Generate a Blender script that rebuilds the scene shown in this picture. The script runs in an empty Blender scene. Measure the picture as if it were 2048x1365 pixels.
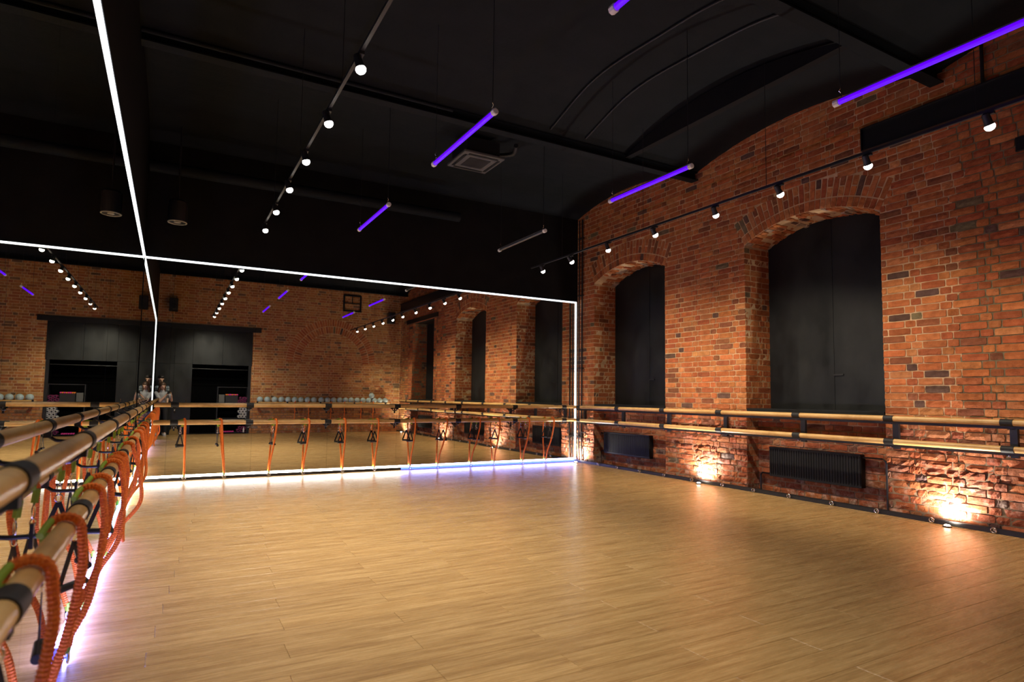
import bpy, math, random
from mathutils import Vector, Matrix, noise
random.seed(7)
rng = random.Random(11)
sc = bpy.context.scene
COL = sc.collection
PI = math.pi

# ------------------------------------------------------------------ camera, world, exposure
X0, D, W, YR = .414, 10.24, 7.8, -.84          # camera x, mirror wall y, brick wall x, rear wall y
yaw, pitch, roll = .5014, .0674, .0137
F = Vector((math.sin(yaw)*math.cos(pitch), math.cos(yaw)*math.cos(pitch), math.sin(pitch)))
R_ = Vector((math.cos(yaw), -math.sin(yaw), 0)); U_ = R_.cross(F)
R = R_*math.cos(roll) + U_*math.sin(roll); U = -R_*math.sin(roll) + U_*math.cos(roll)
cam = bpy.data.cameras.new('camera'); co = bpy.data.objects.new('camera', cam); COL.objects.link(co)
m = Matrix.Identity(4)
for i in range(3): m[i][0], m[i][1], m[i][2] = R[i], U[i], -F[i]
m.translation = (X0, 0, 1.30); co.matrix_world = m
cam.sensor_width = 36; cam.lens = 1209.07/2048*36; cam.shift_x = 19.05/2048; cam.shift_y = 30.2/2048
cam.clip_start = .02; cam.clip_end = 100
cam.dof.use_dof = True; cam.dof.focus_distance = 6.5; cam.dof.aperture_fstop = 2.2
sc.camera = co
w = bpy.data.worlds.new('night'); w.use_nodes = True; sc.world = w
w.node_tree.nodes['Background'].inputs[0].default_value = (0, 0, 0, 1)
sc.view_settings.view_transform = 'Standard'; sc.view_settings.look = 'None'
sc.view_settings.gamma = 1; sc.view_settings.exposure = 0.0; sc.view_settings.use_curve_mapping = False
cy = sc.cycles
cy.max_bounces = 10; cy.diffuse_bounces = 4; cy.glossy_bounces = 8; cy.transmission_bounces = 6
cy.caustics_reflective = True; cy.sample_clamp_indirect = 6; cy.blur_glossy = .3
SPOT_L, SPOT_R, UP_E = 185, 126, 135           # watts of the two lamp rails and of the floor uplights
LED_E, LED_BOTTOM, UV_E = 2.6, 26.0, 1.3     # emission of the diffusers

# ------------------------------------------------------------------ materials
def mat(name, col=(.5,.5,.5), rough=.5, metal=0, emit=None, es=0, spec=None):
    mt = bpy.data.materials.new(name); mt.use_nodes = True
    b = mt.node_tree.nodes['Principled BSDF']
    b.inputs['Base Color'].default_value = (*col, 1); b.inputs['Roughness'].default_value = rough
    b.inputs['Metallic'].default_value = metal
    if spec is not None: b.inputs['Specular IOR Level'].default_value = spec
    if emit: b.inputs['Emission Color'].default_value = (*emit, 1); b.inputs['Emission Strength'].default_value = es
    return mt
class NT:
    def __init__(s, mt): s.t = mt.node_tree; s.b = s.t.nodes['Principled BSDF']
    def n(s, typ, **k):
        nd = s.t.nodes.new(typ)
        for a, v in k.items():
            if a in nd.inputs.keys(): nd.inputs[a].default_value = v
            else: setattr(nd, a, v)
        return nd
    def l(s, a, b): s.t.links.new(a, b)
    def pos(s, scale=(1,1,1)):
        g = s.n('ShaderNodeNewGeometry'); mp = s.n('ShaderNodeMapping'); mp.inputs['Scale'].default_value = scale
        s.l(g.outputs['Position'], mp.inputs['Vector']); return mp.outputs['Vector']
    def noise(s, vec, scale, detail=4, rough=.55):
        nd = s.n('ShaderNodeTexNoise'); nd.inputs['Scale'].default_value = scale
        nd.inputs['Detail'].default_value = detail; nd.inputs['Roughness'].default_value = rough
        s.l(vec, nd.inputs['Vector']); return nd.outputs['Fac']
    def ramp(s, fac, stops):
        r = s.n('ShaderNodeValToRGB'); e = r.color_ramp.elements
        while len(e) < len(stops): e.new(.5)
        for i, (p, c) in enumerate(stops):
            e[i].position = p; e[i].color = (*c, 1) if len(c) == 3 else c
        s.l(fac, r.inputs[0]); return r.outputs[0]
    def mix(s, fac, a, b, mode='MIX'):
        x = s.n('ShaderNodeMix'); x.data_type = 'RGBA'; x.blend_type = mode
        for sock, v in ((x.inputs[0], fac), (x.inputs[6], a), (x.inputs[7], b)):
            if isinstance(v, (int, float)): sock.default_value = v
            elif isinstance(v, tuple): sock.default_value = (*v, 1)
            else: s.l(v, sock)
        return x.outputs[2]
    def math(s, op, a, b=0.0, clamp=False):
        x = s.n('ShaderNodeMath'); x.operation = op; x.use_clamp = clamp
        for sock, v in ((x.inputs[0], a), (x.inputs[1], b)):
            if isinstance(v, (int, float)): sock.default_value = v
            else: s.l(v, sock)
        return x.outputs[0]
    def bump(s, h, strength, dist):
        b = s.n('ShaderNodeBump'); b.inputs['Strength'].default_value = strength; b.inputs['Distance'].default_value = dist
        s.l(h, b.inputs['Height']); s.l(b.outputs[0], s.b.inputs['Normal'])
    def sep(s):
        g = s.n('ShaderNodeNewGeometry'); x = s.n('ShaderNodeSeparateXYZ'); s.l(g.outputs['Position'], x.inputs[0]); return x.outputs

def brick_mat():
    mt = mat('brick', rough=.85, spec=.25); t = NT(mt)
    a = t.n('ShaderNodeAttribute'); a.attribute_name = 'tint'
    p = t.pos()
    c = t.mix(1, a.outputs['Color'], t.ramp(t.noise(p, 14, 6, .65), [(.25, (.62,.60,.58)), (.5, (1,1,1)), (.75, (1.25,1.3,1.35))]), 'MULTIPLY')
    c = t.mix(t.ramp(t.noise(p, 70, 3), [(.66, (0,0,0)), (.74, (.7,.7,.7))]), c, (.07,.045,.035))
    # cement smears
    c = t.mix(t.ramp(t.noise(p, 3.1, 7, .62), [(.68, (0,0,0)), (.70, (.85,.85,.85))]), c, (.20,.165,.095))
    # old plaster and lime bloom, mostly on the lowest courses
    z = t.sep()[2]
    low = t.math('SUBTRACT', 1.0, t.math('MULTIPLY', z, .9), True)
    k = t.math('MULTIPLY', t.math('ADD', low, .05), t.ramp(t.noise(p, 7, 8, .7), [(.5, (0,0,0)), (.66, (1,1,1))]), True)
    c = t.mix(t.math('MULTIPLY', k, .55), c, (.50,.40,.33))
    t.l(c, t.b.inputs['Base Color'])
    h = t.math('ADD', t.noise(p, 45, 6, .7), t.math('MULTIPLY', t.noise(p, 9, 5, .6), 1.2))
    t.bump(h, .75, .012)
    return mt
def mortar_mat():
    mt = mat('mortar', rough=.95, spec=.1); t = NT(mt); p = t.pos()
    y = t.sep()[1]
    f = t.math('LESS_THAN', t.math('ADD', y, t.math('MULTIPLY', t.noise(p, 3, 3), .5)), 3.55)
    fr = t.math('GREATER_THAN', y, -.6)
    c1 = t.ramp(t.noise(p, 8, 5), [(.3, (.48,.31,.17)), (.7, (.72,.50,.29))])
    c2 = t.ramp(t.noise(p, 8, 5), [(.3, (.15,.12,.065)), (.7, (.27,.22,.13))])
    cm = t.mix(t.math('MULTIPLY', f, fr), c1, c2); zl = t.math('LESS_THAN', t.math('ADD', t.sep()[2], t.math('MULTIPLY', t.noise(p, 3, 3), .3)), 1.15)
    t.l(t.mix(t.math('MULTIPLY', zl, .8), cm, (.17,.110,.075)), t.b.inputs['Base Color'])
    t.bump(t.noise(p, 50, 6, .7), .8, .01)
    return mt
def floor_mat():
    mt = mat('oak_laminate', rough=.34, spec=.5); t = NT(mt)
    a = t.n('ShaderNodeAttribute'); a.attribute_name = 'tint'
    oi = t.n('ShaderNodeObjectInfo')
    sx = t.n('ShaderNodeSeparateXYZ'); t.l(a.outputs['Color'], sx.inputs[0])
    rnd = t.math('FRACT', t.math('ADD', sx.outputs[0], oi.outputs['Random']))
    g = t.n('ShaderNodeNewGeometry'); off = t.n('ShaderNodeVectorMath'); off.operation = 'ADD'
    cb = t.n('ShaderNodeCombineXYZ'); t.l(t.math('MULTIPLY', rnd, 37.0), cb.inputs[0]); t.l(t.math('MULTIPLY', rnd, 91.0), cb.inputs[2])
    t.l(g.outputs['Position'], off.inputs[0]); t.l(cb.outputs[0], off.inputs[1])
    def mp(sc_):
        q = t.n('ShaderNodeMapping'); q.inputs['Scale'].default_value = sc_; t.l(off.outputs[0], q.inputs['Vector']); return q.outputs[0]
    g1 = t.noise(mp((1.1, 16, 1)), 1.6, 5, .6); g2 = t.noise(mp((2.2, 55, 1)), 2.0, 4, .6)
    c = t.ramp(g1, [(.26, (.30,.168,.064)), (.48, (.43,.265,.106)), (.62, (.49,.315,.135)), (.8, (.55,.365,.165))])
    c = t.mix(.65, c, t.ramp(g2, [(.3, (.72,.68,.64)), (.6, (1.08,1.08,1.08))]), 'MULTIPLY')
    c = t.mix(.8, c, t.ramp(rnd, [(0, (.91,.89,.88)), (.5, (1,1,1)), (1, (1.06,1.05,1.03))]), 'MULTIPLY')
    t.l(c, t.b.inputs['Base Color'])
    t.l(t.math('ADD', t.math('MULTIPLY', g2, .12), .21), t.b.inputs['Roughness'])
    t.bump(g2, .12, .002)
    return mt
def wood_mat():
    mt = mat('barre_wood', rough=.32); t = NT(mt)
    g1 = t.noise(t.pos((1,1,1)), 3.5, 6, .7); g2 = t.noise(t.pos((4, 4, 40)), 2, 3)
    c = t.ramp(g1, [(.3, (.52,.29,.09)), (.5, (.70,.43,.16)), (.75, (.78,.52,.22))])
    c = t.mix(.4, c, t.ramp(g2, [(.35, (.75,.68,.6)), (.6, (1.05,1.05,1.05))]), 'MULTIPLY')
    t.l(c, t.b.inputs['Base Color']); return mt
def black_board_mat():
    mt = mat('black_board', (.02,.02,.021), .42, spec=.3); t = NT(mt)
    n = t.noise(t.pos((1, 1, .6)), 2.4, 6, .65)
    t.l(t.ramp(n, [(.3, (.006,.0068,.0072)), (.7, (.017,.019,.0195))]), t.b.inputs['Base Color'])
    t.l(t.ramp(n, [(.3, (.32,.32,.32)), (.7, (.55,.55,.55))]), t.b.inputs['Roughness']); return mt
def paint_mat(name, a, b, rough=.6):
    mt = mat(name, a, rough, spec=.12); t = NT(mt)
    t.l(t.ramp(t.noise(t.pos(), 3, 6, .6), [(.3, a), (.7, b)]), t.b.inputs['Base Color'])
    t.bump(t.noise(t.pos(), 25, 5, .6), .35, .01); return mt
def sleeve_mat():
    mt = mat('orange_sleeve', (.75,.12,.02), .75); t = NT(mt)
    n = t.noise(t.pos(), 120, 3)
    t.l(t.ramp(n, [(.35, (.66,.11,.008)), (.65, (.95,.24,.02))]), t.b.inputs['Base Color'])
    t.bump(n, .6, .004); return mt
def plaid_mat():
    mt = mat('check_shirt', (.3,.33,.36), .85); t = NT(mt)
    sx = t.sep()
    a = t.math('GREATER_THAN', t.math('FRACT', t.math('MULTIPLY', sx[0], 14)), .55)
    b = t.math('GREATER_THAN', t.math('FRACT', t.math('MULTIPLY', sx[2], 14)), .55)
    t.l(t.ramp(t.math('MULTIPLY', t.math('ADD', a, b), .5), [(.1, (.24,.27,.28)), (.5, (.11,.15,.18)), (.95, (.04,.06,.09))]), t.b.inputs['Base Color'])
    return mt
M = dict(
    brick=brick_mat(), mortar=mortar_mat(), floor=floor_mat(), wood=wood_mat(), board=black_board_mat(),
    ceil=paint_mat('black_ceiling_paint', (.0080,.0105,.0130), (.0120,.0145,.0175), .75),
    bwall=paint_mat('black_wall_paint', (.008,.008,.009), (.013,.013,.014), .6),
    black=mat('black_powder_coat', (.012,.012,.014), .45), rubber=mat('black_rubber', (.012,.012,.013), .6),
    steel=mat('black_steel', (.016,.017,.019), .38, .3), rad=mat('radiator_black', (.012,.012,.013), .5, spec=.2),
    mirror=mat('mirror_glass', (.87,.88,.79), 0.0, 1), chrome=mat('chrome', (.75,.75,.77), .15, 1),
    alu=mat('brushed_aluminium', (.55,.55,.57), .35, 1), grey=mat('grey_plastic', (.35,.35,.34), .5),
    led=mat('led_white', (.9,.9,.9), .4, 0, (.86,.93,1), LED_E), ledb=mat('led_warm_white', (.9,.9,.9), .4, 0, (1,.94,.86), LED_BOTTOM),
    ledv=mat('led_violet', (.8,.8,.9), .4, 0, (.42,.42,1), LED_BOTTOM), blue=mat('led_blue', (.1,.1,.5), .4, 0, (.05,.10,1), 5.5),
    ledl=mat('led_lavender', (.8,.8,.9), .4, 0, (.27,.28,1), LED_BOTTOM*1.9),
    cyan=mat('led_cyan', (.5,.6,.9), .4, 0, (.18,.50,1), 8),
    uv=mat('uv_tube', (.02,.0,.1), .4, 0, (.10,.0,1), UV_E), off=mat('clear_tube', (.10,.11,.11), .12),
    cap=mat('white_cap', (.82,.82,.84), .5), bulb=mat('lamp_face', (1,1,1), .3, 0, (1,.96,.90), 9),
    upl=mat('uplight_lens', (1,1,1), .3, 0, (1,.84,.62), 30),
    orange=sleeve_mat(), green=mat('lime_sleeve', (.24,.36,.02), .7), skin=mat('skin', (.62,.38,.27), .55),
    hairb=mat('brown_hair', (.055,.025,.012), .5), hairk=mat('dark_hair', (.012,.009,.008), .5),
    tee=mat('grey_tee', (.30,.30,.31), .85), plaid=plaid_mat(), jeans=mat('dark_trousers', (.012,.013,.018), .85),
    shoe=mat('white_shoe', (.6,.6,.6), .5), eye=mat('eye_dark', (.02,.015,.01), .3), lips=mat('lips', (.35,.10,.09), .5),
    ball=mat('teal_grey_ball', (.42,.54,.54), .3), pink=mat('pink_vinyl', (.75,.05,.30), .5), oran=mat('orange_vinyl', (.85,.22,.03), .5),
    purple=mat('purple_foam', (.20,.015,.09), .7), white=mat('white_foam', (.65,.63,.60), .7), bag=mat('tan_canvas', (.28,.18,.05), .8),
    velvet=mat('black_curtain', (.0028,.0028,.003), .95, spec=.02), red=mat('red_plastic', (.3,.02,.02), .5), gbox=mat('grey_box', (.10,.10,.09), .6), grille=mat('cassette_grey', (.09,.09,.09), .6),
)
# ------------------------------------------------------------------ mesh helpers
class MB:
    def __init__(s): s.v = []; s.f = []; s.c = []; s.col = None; s.smooth = False
    def face(s, idx): s.f.append(idx); s.c.append(s.col or (1,1,1))
    def box(s, a, b, bev=0):
        (x0,y0,z0), (x1,y1,z1) = a, b
        x0,x1 = sorted((x0,x1)); y0,y1 = sorted((y0,y1)); z0,z1 = sorted((z0,z1))
        n = len(s.v)
        if not bev:
            s.v += [(x0,y0,z0),(x1,y0,z0),(x1,y1,z0),(x0,y1,z0),(x0,y0,z1),(x1,y0,z1),(x1,y1,z1),(x0,y1,z1)]
            for q in ((0,3,2,1),(4,5,6,7),(0,1,5,4),(1,2,6,5),(2,3,7,6),(3,0,4,7)): s.face([n+i for i in q])
            return s
        e = bev                                    # chamfer of the vertical edges and the top
        P = [(x0+e,y0),(x1-e,y0),(x1,y0+e),(x1,y1-e),(x1-e,y1),(x0+e,y1),(x0,y1-e),(x0,y0+e)]
        Q = [(x0+e,y0+e),(x1-e,y0+e),(x1-e,y0+e),(x1-e,y1-e),(x1-e,y1-e),(x0+e,y1-e),(x0+e,y1-e),(x0+e,y0+e)]
        s.v += [(x,y,z0) for x,y in Q] + [(x,y,z0+e) for x,y in P] + [(x,y,z1-e) for x,y in P] + [(x,y,z1) for x,y in Q]
        for k in range(3):
            for i in range(8): j=(i+1)%8; s.face([n+8*k+i, n+8*k+j, n+8*k+8+j, n+8*k+8+i])
        s.face([n+7-i for i in range(8)]); s.face([n+24+i for i in range(8)])
        return s
    def tube(s, pts, r, seg=10, closed=False, cap=True):
        pts = [Vector(p) for p in pts]; N = len(pts); n0 = len(s.v)
        rr = r if isinstance(r, (list, tuple)) else [r]*N
        up = None; rings = []
        for i, p in enumerate(pts):
            if closed: t = pts[(i+1)%N] - pts[i-1]
            else: t = pts[min(i+1,N-1)] - pts[max(i-1,0)]
            t.normalize()
            if up is None:
                a = Vector((0,0,1)) if abs(t.z) < .9 else Vector((1,0,0))
                up = (a - t*a.dot(t)).normalized()
            else:
                up = up - t*up.dot(t)
                up = up.normalized() if up.length > 1e-6 else t.orthogonal().normalized()
            sd = t.cross(up)
            rings.append(len(s.v))
            for k in range(seg):
                a = 2*PI*k/seg; s.v.append(tuple(p + (up*math.cos(a)+sd*math.sin(a))*rr[i]))
        for i in range(N if closed else N-1):
            a, b = rings[i], rings[(i+1)%N]
            for k in range(seg):
                l = (k+1)%seg; s.face([a+k, b+k, b+l, a+l])
        if cap and not closed:
            s.face([rings[0]+k for k in range(seg)]); s.face([rings[-1]+seg-1-k for k in range(seg)])
        return s
    def cyl(s, a, b, r, seg=16, r2=None): return s.tube([a, b], [r, r if r2 is None else r2], seg)
    def lathe(s, o, prof, seg=20, ax='z'):
        n = len(s.v); o = Vector(o)
        for (r, h) in prof:
            for k in range(seg):
                a = 2*PI*k/seg; c, q = r*math.cos(a), r*math.sin(a)
                d = (c,q,h) if ax == 'z' else ((h,c,q) if ax == 'x' else (q,h,c))
                s.v.append(tuple(o + Vector(d)))
        for i in range(len(prof)-1):
            for k in range(seg):
                l=(k+1)%seg; s.face([n+i*seg+k, n+i*seg+l, n+(i+1)*seg+l, n+(i+1)*seg+k])
        s.face([n+seg-1-k for k in range(seg)]); s.face([n+(len(prof)-1)*seg+k for k in range(seg)])
        return s
    def prism(s, poly, ax, a, b):
        """polygon in the plane normal to axis ax, extruded from a to b"""
        n = len(s.v); N = len(poly)
        for h in (a, b):
            for p, q in poly:
                s.v.append((h,p,q) if ax == 0 else ((p,h,q) if ax == 1 else (p,q,h)))
        s.face([n+i for i in range(N)]); s.face([n+N+N-1-i for i in range(N)])
        for i in range(N): j=(i+1)%N; s.face([n+i, n+N+i, n+N+j, n+j])
        return s
    def ball(s, c, r, seg=16, ring=10):
        r = (r,r,r) if isinstance(r,(int,float)) else r
        n = len(s.v); c = Vector(c)
        for i in range(1, ring):
            a = PI*i/ring
            for k in range(seg):
                b = 2*PI*k/seg; s.v.append((c.x+r[0]*math.sin(a)*math.cos(b), c.y+r[1]*math.sin(a)*math.sin(b), c.z+r[2]*math.cos(a)))
        s.v += [(c.x,c.y,c.z+r[2]), (c.x,c.y,c.z-r[2])]; T = len(s.v)-2
        for i in range(ring-2):
            for k in range(seg):
                l=(k+1)%seg; s.face([n+i*seg+k, n+(i+1)*seg+k, n+(i+1)*seg+l, n+i*seg+l])
        for k in range(seg):
            l=(k+1)%seg; s.face([T, n+k, n+l]); s.face([T+1, n+(ring-2)*seg+l, n+(ring-2)*seg+k])
        return s
    def mesh(s, name, m_, smooth=False, fix=True):
        me = bpy.data.meshes.new(name); me.from_pydata(s.v, [], s.f)
        at = me.attributes.new('tint', 'FLOAT_VECTOR', 'FACE')
        at.data.foreach_set('vector', [x for c in s.c for x in c])
        me.materials.append(m_)
        if fix:
            import bmesh
            bm = bmesh.new(); bm.from_mesh(me); bmesh.ops.recalc_face_normals(bm, faces=bm.faces); bm.to_mesh(me); bm.free()
        if smooth:
            me.polygons.foreach_set('use_smooth', [True]*len(me.polygons))
            me.set_sharp_from_angle(angle=math.radians(38))
        return me
    def build(s, name, m_, parent=None, smooth=False, fix=True):
        o = bpy.data.objects.new(name, s.mesh(name, m_, smooth, fix)); COL.objects.link(o); o.parent = parent
        return o
def tag(o, label=None, cat=None, group=None, kind=None):
    if label: o['label'] = label
    if cat: o['category'] = cat
    if group: o['group'] = group
    if kind: o['kind'] = kind
    return o
def empty(name, loc=(0,0,0), rz=0, **k):
    o = bpy.data.objects.new(name, None); COL.objects.link(o); o.location = loc; o.rotation_euler = (0,0,rz)
    o.empty_display_size = .1
    return tag(o, **k)

def copy_tree(o, parent=None):
    c = o.copy(); COL.objects.link(c); c.parent = parent
    for ch in list(o.children): copy_tree(ch, c)
    return c
def relabel(o, label): o['label'] = label; return o
ORD = ['first','second','third','fourth','fifth','sixth','seventh','eighth','ninth','tenth','eleventh','twelfth','thirteenth','fourteenth','fifteenth','sixteenth','seventeenth','eighteenth','nineteenth','twentieth','twenty-first','twenty-second']

# ------------------------------------------------------------------ bricks
PAL = [((.42,.122,.036),6),((.46,.150,.046),5),((.36,.094,.031),3.2),((.50,.190,.065),1.4),((.24,.080,.032),1.3),((.12,.060,.042),.4),((.17,.12,.06),.22)]
def tint(y=5):
    p = PAL if y > 3.5 or y < 0 else PAL + [((.12,.065,.045),.6), ((.36,.095,.032),5)]
    if y < 0: p = [((.42,.170,.052),5),((.48,.210,.066),4),((.37,.130,.045),3),((.20,.115,.06),.8),((.50,.27,.10),1.5)]
    c = rng.choices([a for a,_ in p], [b for _,b in p])[0]; k = rng.uniform(.82,1.15)
    return tuple(x*k*rng.uniform(.94,1.06) for x in c)
def brick(mb, o, u, v, n, L, H, rough=.002, nu=4, nv=2, depth=.02, proud=.009):
    o = Vector(o); u = Vector(u); v = Vector(v); n = Vector(n)
    pr = proud + rng.uniform(-.0025,.003) + (rng.uniform(-.012,.008) if rough > .006 else 0)
    if rough > .006: pr = max(pr, .002)+.009
    b0 = len(mb.v); idx = []
    for j in range(nv+1):
        for i in range(nu+1):
            eu = i in (0,nu); ev = j in (0,nv)
            a = i/nu*L; b = j/nv*H
            a += rng.uniform(-1,1)*(.002 if eu else .008); b += rng.uniform(-1,1)*(.0018 if ev else .006)
            if eu and ev: a += (.003 if i == 0 else -.003); b += (.003 if j == 0 else -.003)
            d = pr + rng.uniform(-1,1)*rough - (.003 + (rough*.8 if rough > .006 else 0) if (eu or ev) else 0)
            mb.v.append(tuple(o + u*a + v*b + n*d))
    for j in range(nv):
        for i in range(nu):
            q = b0+j*(nu+1)+i; mb.face([q, q+1, q+nu+2, q+nu+1])
    per = [i for i in range(nu+1)] + [(j+1)*(nu+1)-1 for j in range(1,nv+1)] + [nv*(nu+1)+i for i in range(nu-1,-1,-1)] + [j*(nu+1) for j in range(nv-1,0,-1)]
    b1 = len(mb.v)
    for k in per:
        p = Vector(mb.v[b0+k]); mb.v.append(tuple(p - n*((p-o).dot(n)+depth)))
    N = len(per)
    for k in range(N):
        l=(k+1)%N; mb.face([b0+per[l], b0+per[k], b1+k, b1+l])
CH, JT = .083, .0115
SINGLE = []        # (distance, args) candidates for brick objects
def course(mb, o, u, v, n, length, odd, H, rough, start=None, nu=4, nv=2, single=None):
    """a run of headers and stretchers along u"""
    x = 0.0; k = rng.randrange(2) if start is None else start
    first = True
    while x < length - .02:
        L = (.25 if k % 2 == 0 else .12) + rng.uniform(-.004,.004)
        if first and odd: L *= .55
        if length - (x+L) < .06: L = length - x
        L = min(L, length-x)
        p = Vector(o) + Vector(u)*x
        t_ = tint(p.y)
        if p.z < .98 and p.y > 0: t_ = (t_[0]*.70, t_[1]*.66, t_[2]*.80)      # older, darker bricks of the plinth courses
        if single is not None: single.append((p, u, v, n, L-JT if x+L < length-.001 else L, H, rough, t_))
        else:
            mb.col = t_
            brick(mb, p, u, v, n, L-JT if x+L < length-.001 else L, H, rough, nu, nv)
        x += L; k += 1; first = False

# openings of the brick wall on the right: (y0, y1, spring z, rise)
OPEN = [(7.70,9.68,3.60,.24), (4.09,6.05,3.60,.24), (.42,2.39,3.84,0)]
def arc_r(y0,y1,rise): h=(y1-y0)/2; return (h*h+rise*rise)/(2*rise)
RING = .40
XM = W + .009      # mortar face
wr = MB(); XB = 8.40
def arch_pts(y0,y1,zs,rise,dr=0,n=16):
    Rr = arc_r(y0,y1,rise); cyy=(y0+y1)/2; cz = zs+rise-Rr; a = math.asin((y1-y0)/2/Rr)
    return [(cyy+(Rr+dr)*math.sin(t), cz+(Rr+dr)*math.cos(t)) for t in [ -a+2*a*i/n for i in range(n+1)]]
ZT = 5.4
for a,b in ((YR-.1,.42),(2.39,4.09),(6.05,7.70),(9.68,D+.1)): wr.box((XM,a,-.05),(XB,b,3.60))
wr.box((XM,YR-.1,3.60),(XB,.42,ZT)); wr.box((XM,.42,3.84),(XB,2.39,ZT)); wr.box((XM,2.39,3.6),(XB,4.09,ZT))
wr.box((XM,6.05,3.6),(XB,7.70,ZT)); wr.box((XM,9.68,3.6),(XB,D+.1,ZT))
for (y0,y1,zs,ri) in OPEN[:2]:
    ap = arch_pts(y0,y1,zs,ri)
    for i in range(16):
        (p0,q0),(p1,q1) = ap[i],ap[i+1]
        wr.prism([(p0,q0),(p1,q1),(p1,ZT),(p0,ZT)], 0, XM, XB)
for (y0,y1,zs,ri) in OPEN: wr.box((8.06,y0,-.05),(XB,y1,1.15))
wr.box((XB,YR-.1,-.05),(XB+.1,D+.1,ZT))
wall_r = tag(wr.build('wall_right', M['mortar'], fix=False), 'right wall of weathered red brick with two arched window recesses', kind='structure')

bs = MB(); cand = []; UY=(0,-1,0); VZ=(0,0,1); NX=(-1,0,0)
nrow = int(5.35/CH)
for r_ in range(nrow):
    z = r_*CH + .004; zm = z + CH/2; H = CH-JT
    cuts = []
    for (y0,y1,zs,ri) in OPEN:
        if ri == 0:
            if zm < zs: cuts.append((y0,y1))
        else:
            Rr = arc_r(y0,y1,ri); cyy=(y0+y1)/2; cz=zs+ri-Rr; Ro = Rr+RING
            if zm < zs: cuts.append((y0,y1))
            elif zm < cz+Ro:
                hw = math.sqrt(max(Ro*Ro-(zm-cz)**2, 0)); a = math.asin((y1-y0)/2/Rr)
                side = (y1-y0)/2 + (zm-zs)*math.tan(a)*1.0
                hw = min(hw, side); cuts.append((cyy-hw, cyy+hw))
    cuts.sort(); segs = []; p = YR
    for a,b in cuts: segs.append((p,a)); p = b
    segs.append((p, D))
    for a,b in segs:
        if b-a < .03: continue
        rough = .0075 if zm < .62 else (.0065 if zm < .98 and rng.random() < .7 else .0022)
        course(bs, (XM, b, z), UY, VZ, NX, b-a, (r_ % 2 == 1), H, rough, start=r_%2, single=cand)
    # recess faces (jambs and the wall below the sills)
    for (y0,y1,zs,ri) in OPEN:
        top = zs
        if zm < top:
            hi = 8.06 if zm < 1.15 else 8.36
            bs.col=None
            course(bs, (W+.004, y1+.004, z), (1,0,0), VZ, (0,-1,0), hi-W, r_%2==1, H, .0025, nu=3, nv=1)
            course(bs, (W+.004, y0-.004, z), (1,0,0), VZ, (0,1,0), hi-W, r_%2==0, H, .0025, nu=3, nv=1)
        if zm < 1.10:
            course(bs, (8.06, y1, z), UY, VZ, NX, y1-y0, r_%2==1, H, .005, start=r_%2, nu=3, nv=2)
# arches: a ragged soffit ring and a ring of standing bricks
for (y0,y1,zs,ri) in OPEN[:2]:
    Rr = arc_r(y0,y1,ri); cyy=(y0+y1)/2; cz=zs+ri-Rr; a = math.asin((y1-y0)/2/Rr)
    N = int(2*a*(Rr+.2)/.079)
    for i in range(N):
        t0 = -a + 2*a*(i+.08)/N; t1 = -a + 2*a*(i+.92)/N; tm=(t0+t1)/2
        rd = Vector((0, math.sin(tm), math.cos(tm))); tg = Vector((0, math.cos(tm), -math.sin(tm)))
        for (ra, rb) in ((.0,.125),(.137,.39)):
            if i % 2 and rb > .2: parts = ((.137,.255),(.267,.39))
            else: parts = ((ra,rb),)
            for (qa,qb) in parts:
                bs.col = tint(6); wd = (t1-t0)*(Rr+.15)
                o = Vector((XM, cyy, cz)) + rd*(Rr+qa) - tg*wd/2
                brick(bs, o, tg, rd, NX, wd, qb-qa, .003, 1, 3)
        # soffit bricks, uneven
        xx = W+.01
        while xx < 8.34:
            L = rng.uniform(.1,.2); bs.col = tint(6) if rng.random() < .75 else (.38,.27,.19)
            o = Vector((xx, cyy, cz)) + rd*(Rr+.004) - tg*(t1-t0)*Rr/2
            brick(bs, o, (1,0,0), tg, -rd, L, (t1-t0)*Rr, .006, 2, 1, proud=rng.uniform(.0,.03))
            xx += L+.01
C0 = Vector((X0,0,1.3))
def vis(p):
    d = p - C0; zz = d.dot(F)
    if zz < .1: return False
    u = 1024-19+1209*d.dot(R)/zz; v = 682.5+30-1209*d.dot(U)/zz
    return -40 < u < 2060 and -30 < v < 1400
cand.sort(key=lambda c: (c[0]-C0).length + (0 if vis(c[0]) else 100))
for k,(p,u,v,n,L,H,rough,t_) in enumerate(cand):
    if k < 300:
        q = MB(); q.col = t_; brick(q, p, u, v, n, L, H, rough, 5, 2)
        q.build('brick', M['brick'], wall_r, fix=False)
    else:
        bs.col = t_; far = p.y > 7.2 or p.y < 1.8
        brick(bs, p, u, v, n, L, H, rough, 2 if far else 4, 2 if rough > .006 else (1 if far else 2))
tag(bs.build('brickwork', M['brick'], wall_r, fix=False), kind='stuff')

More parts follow.
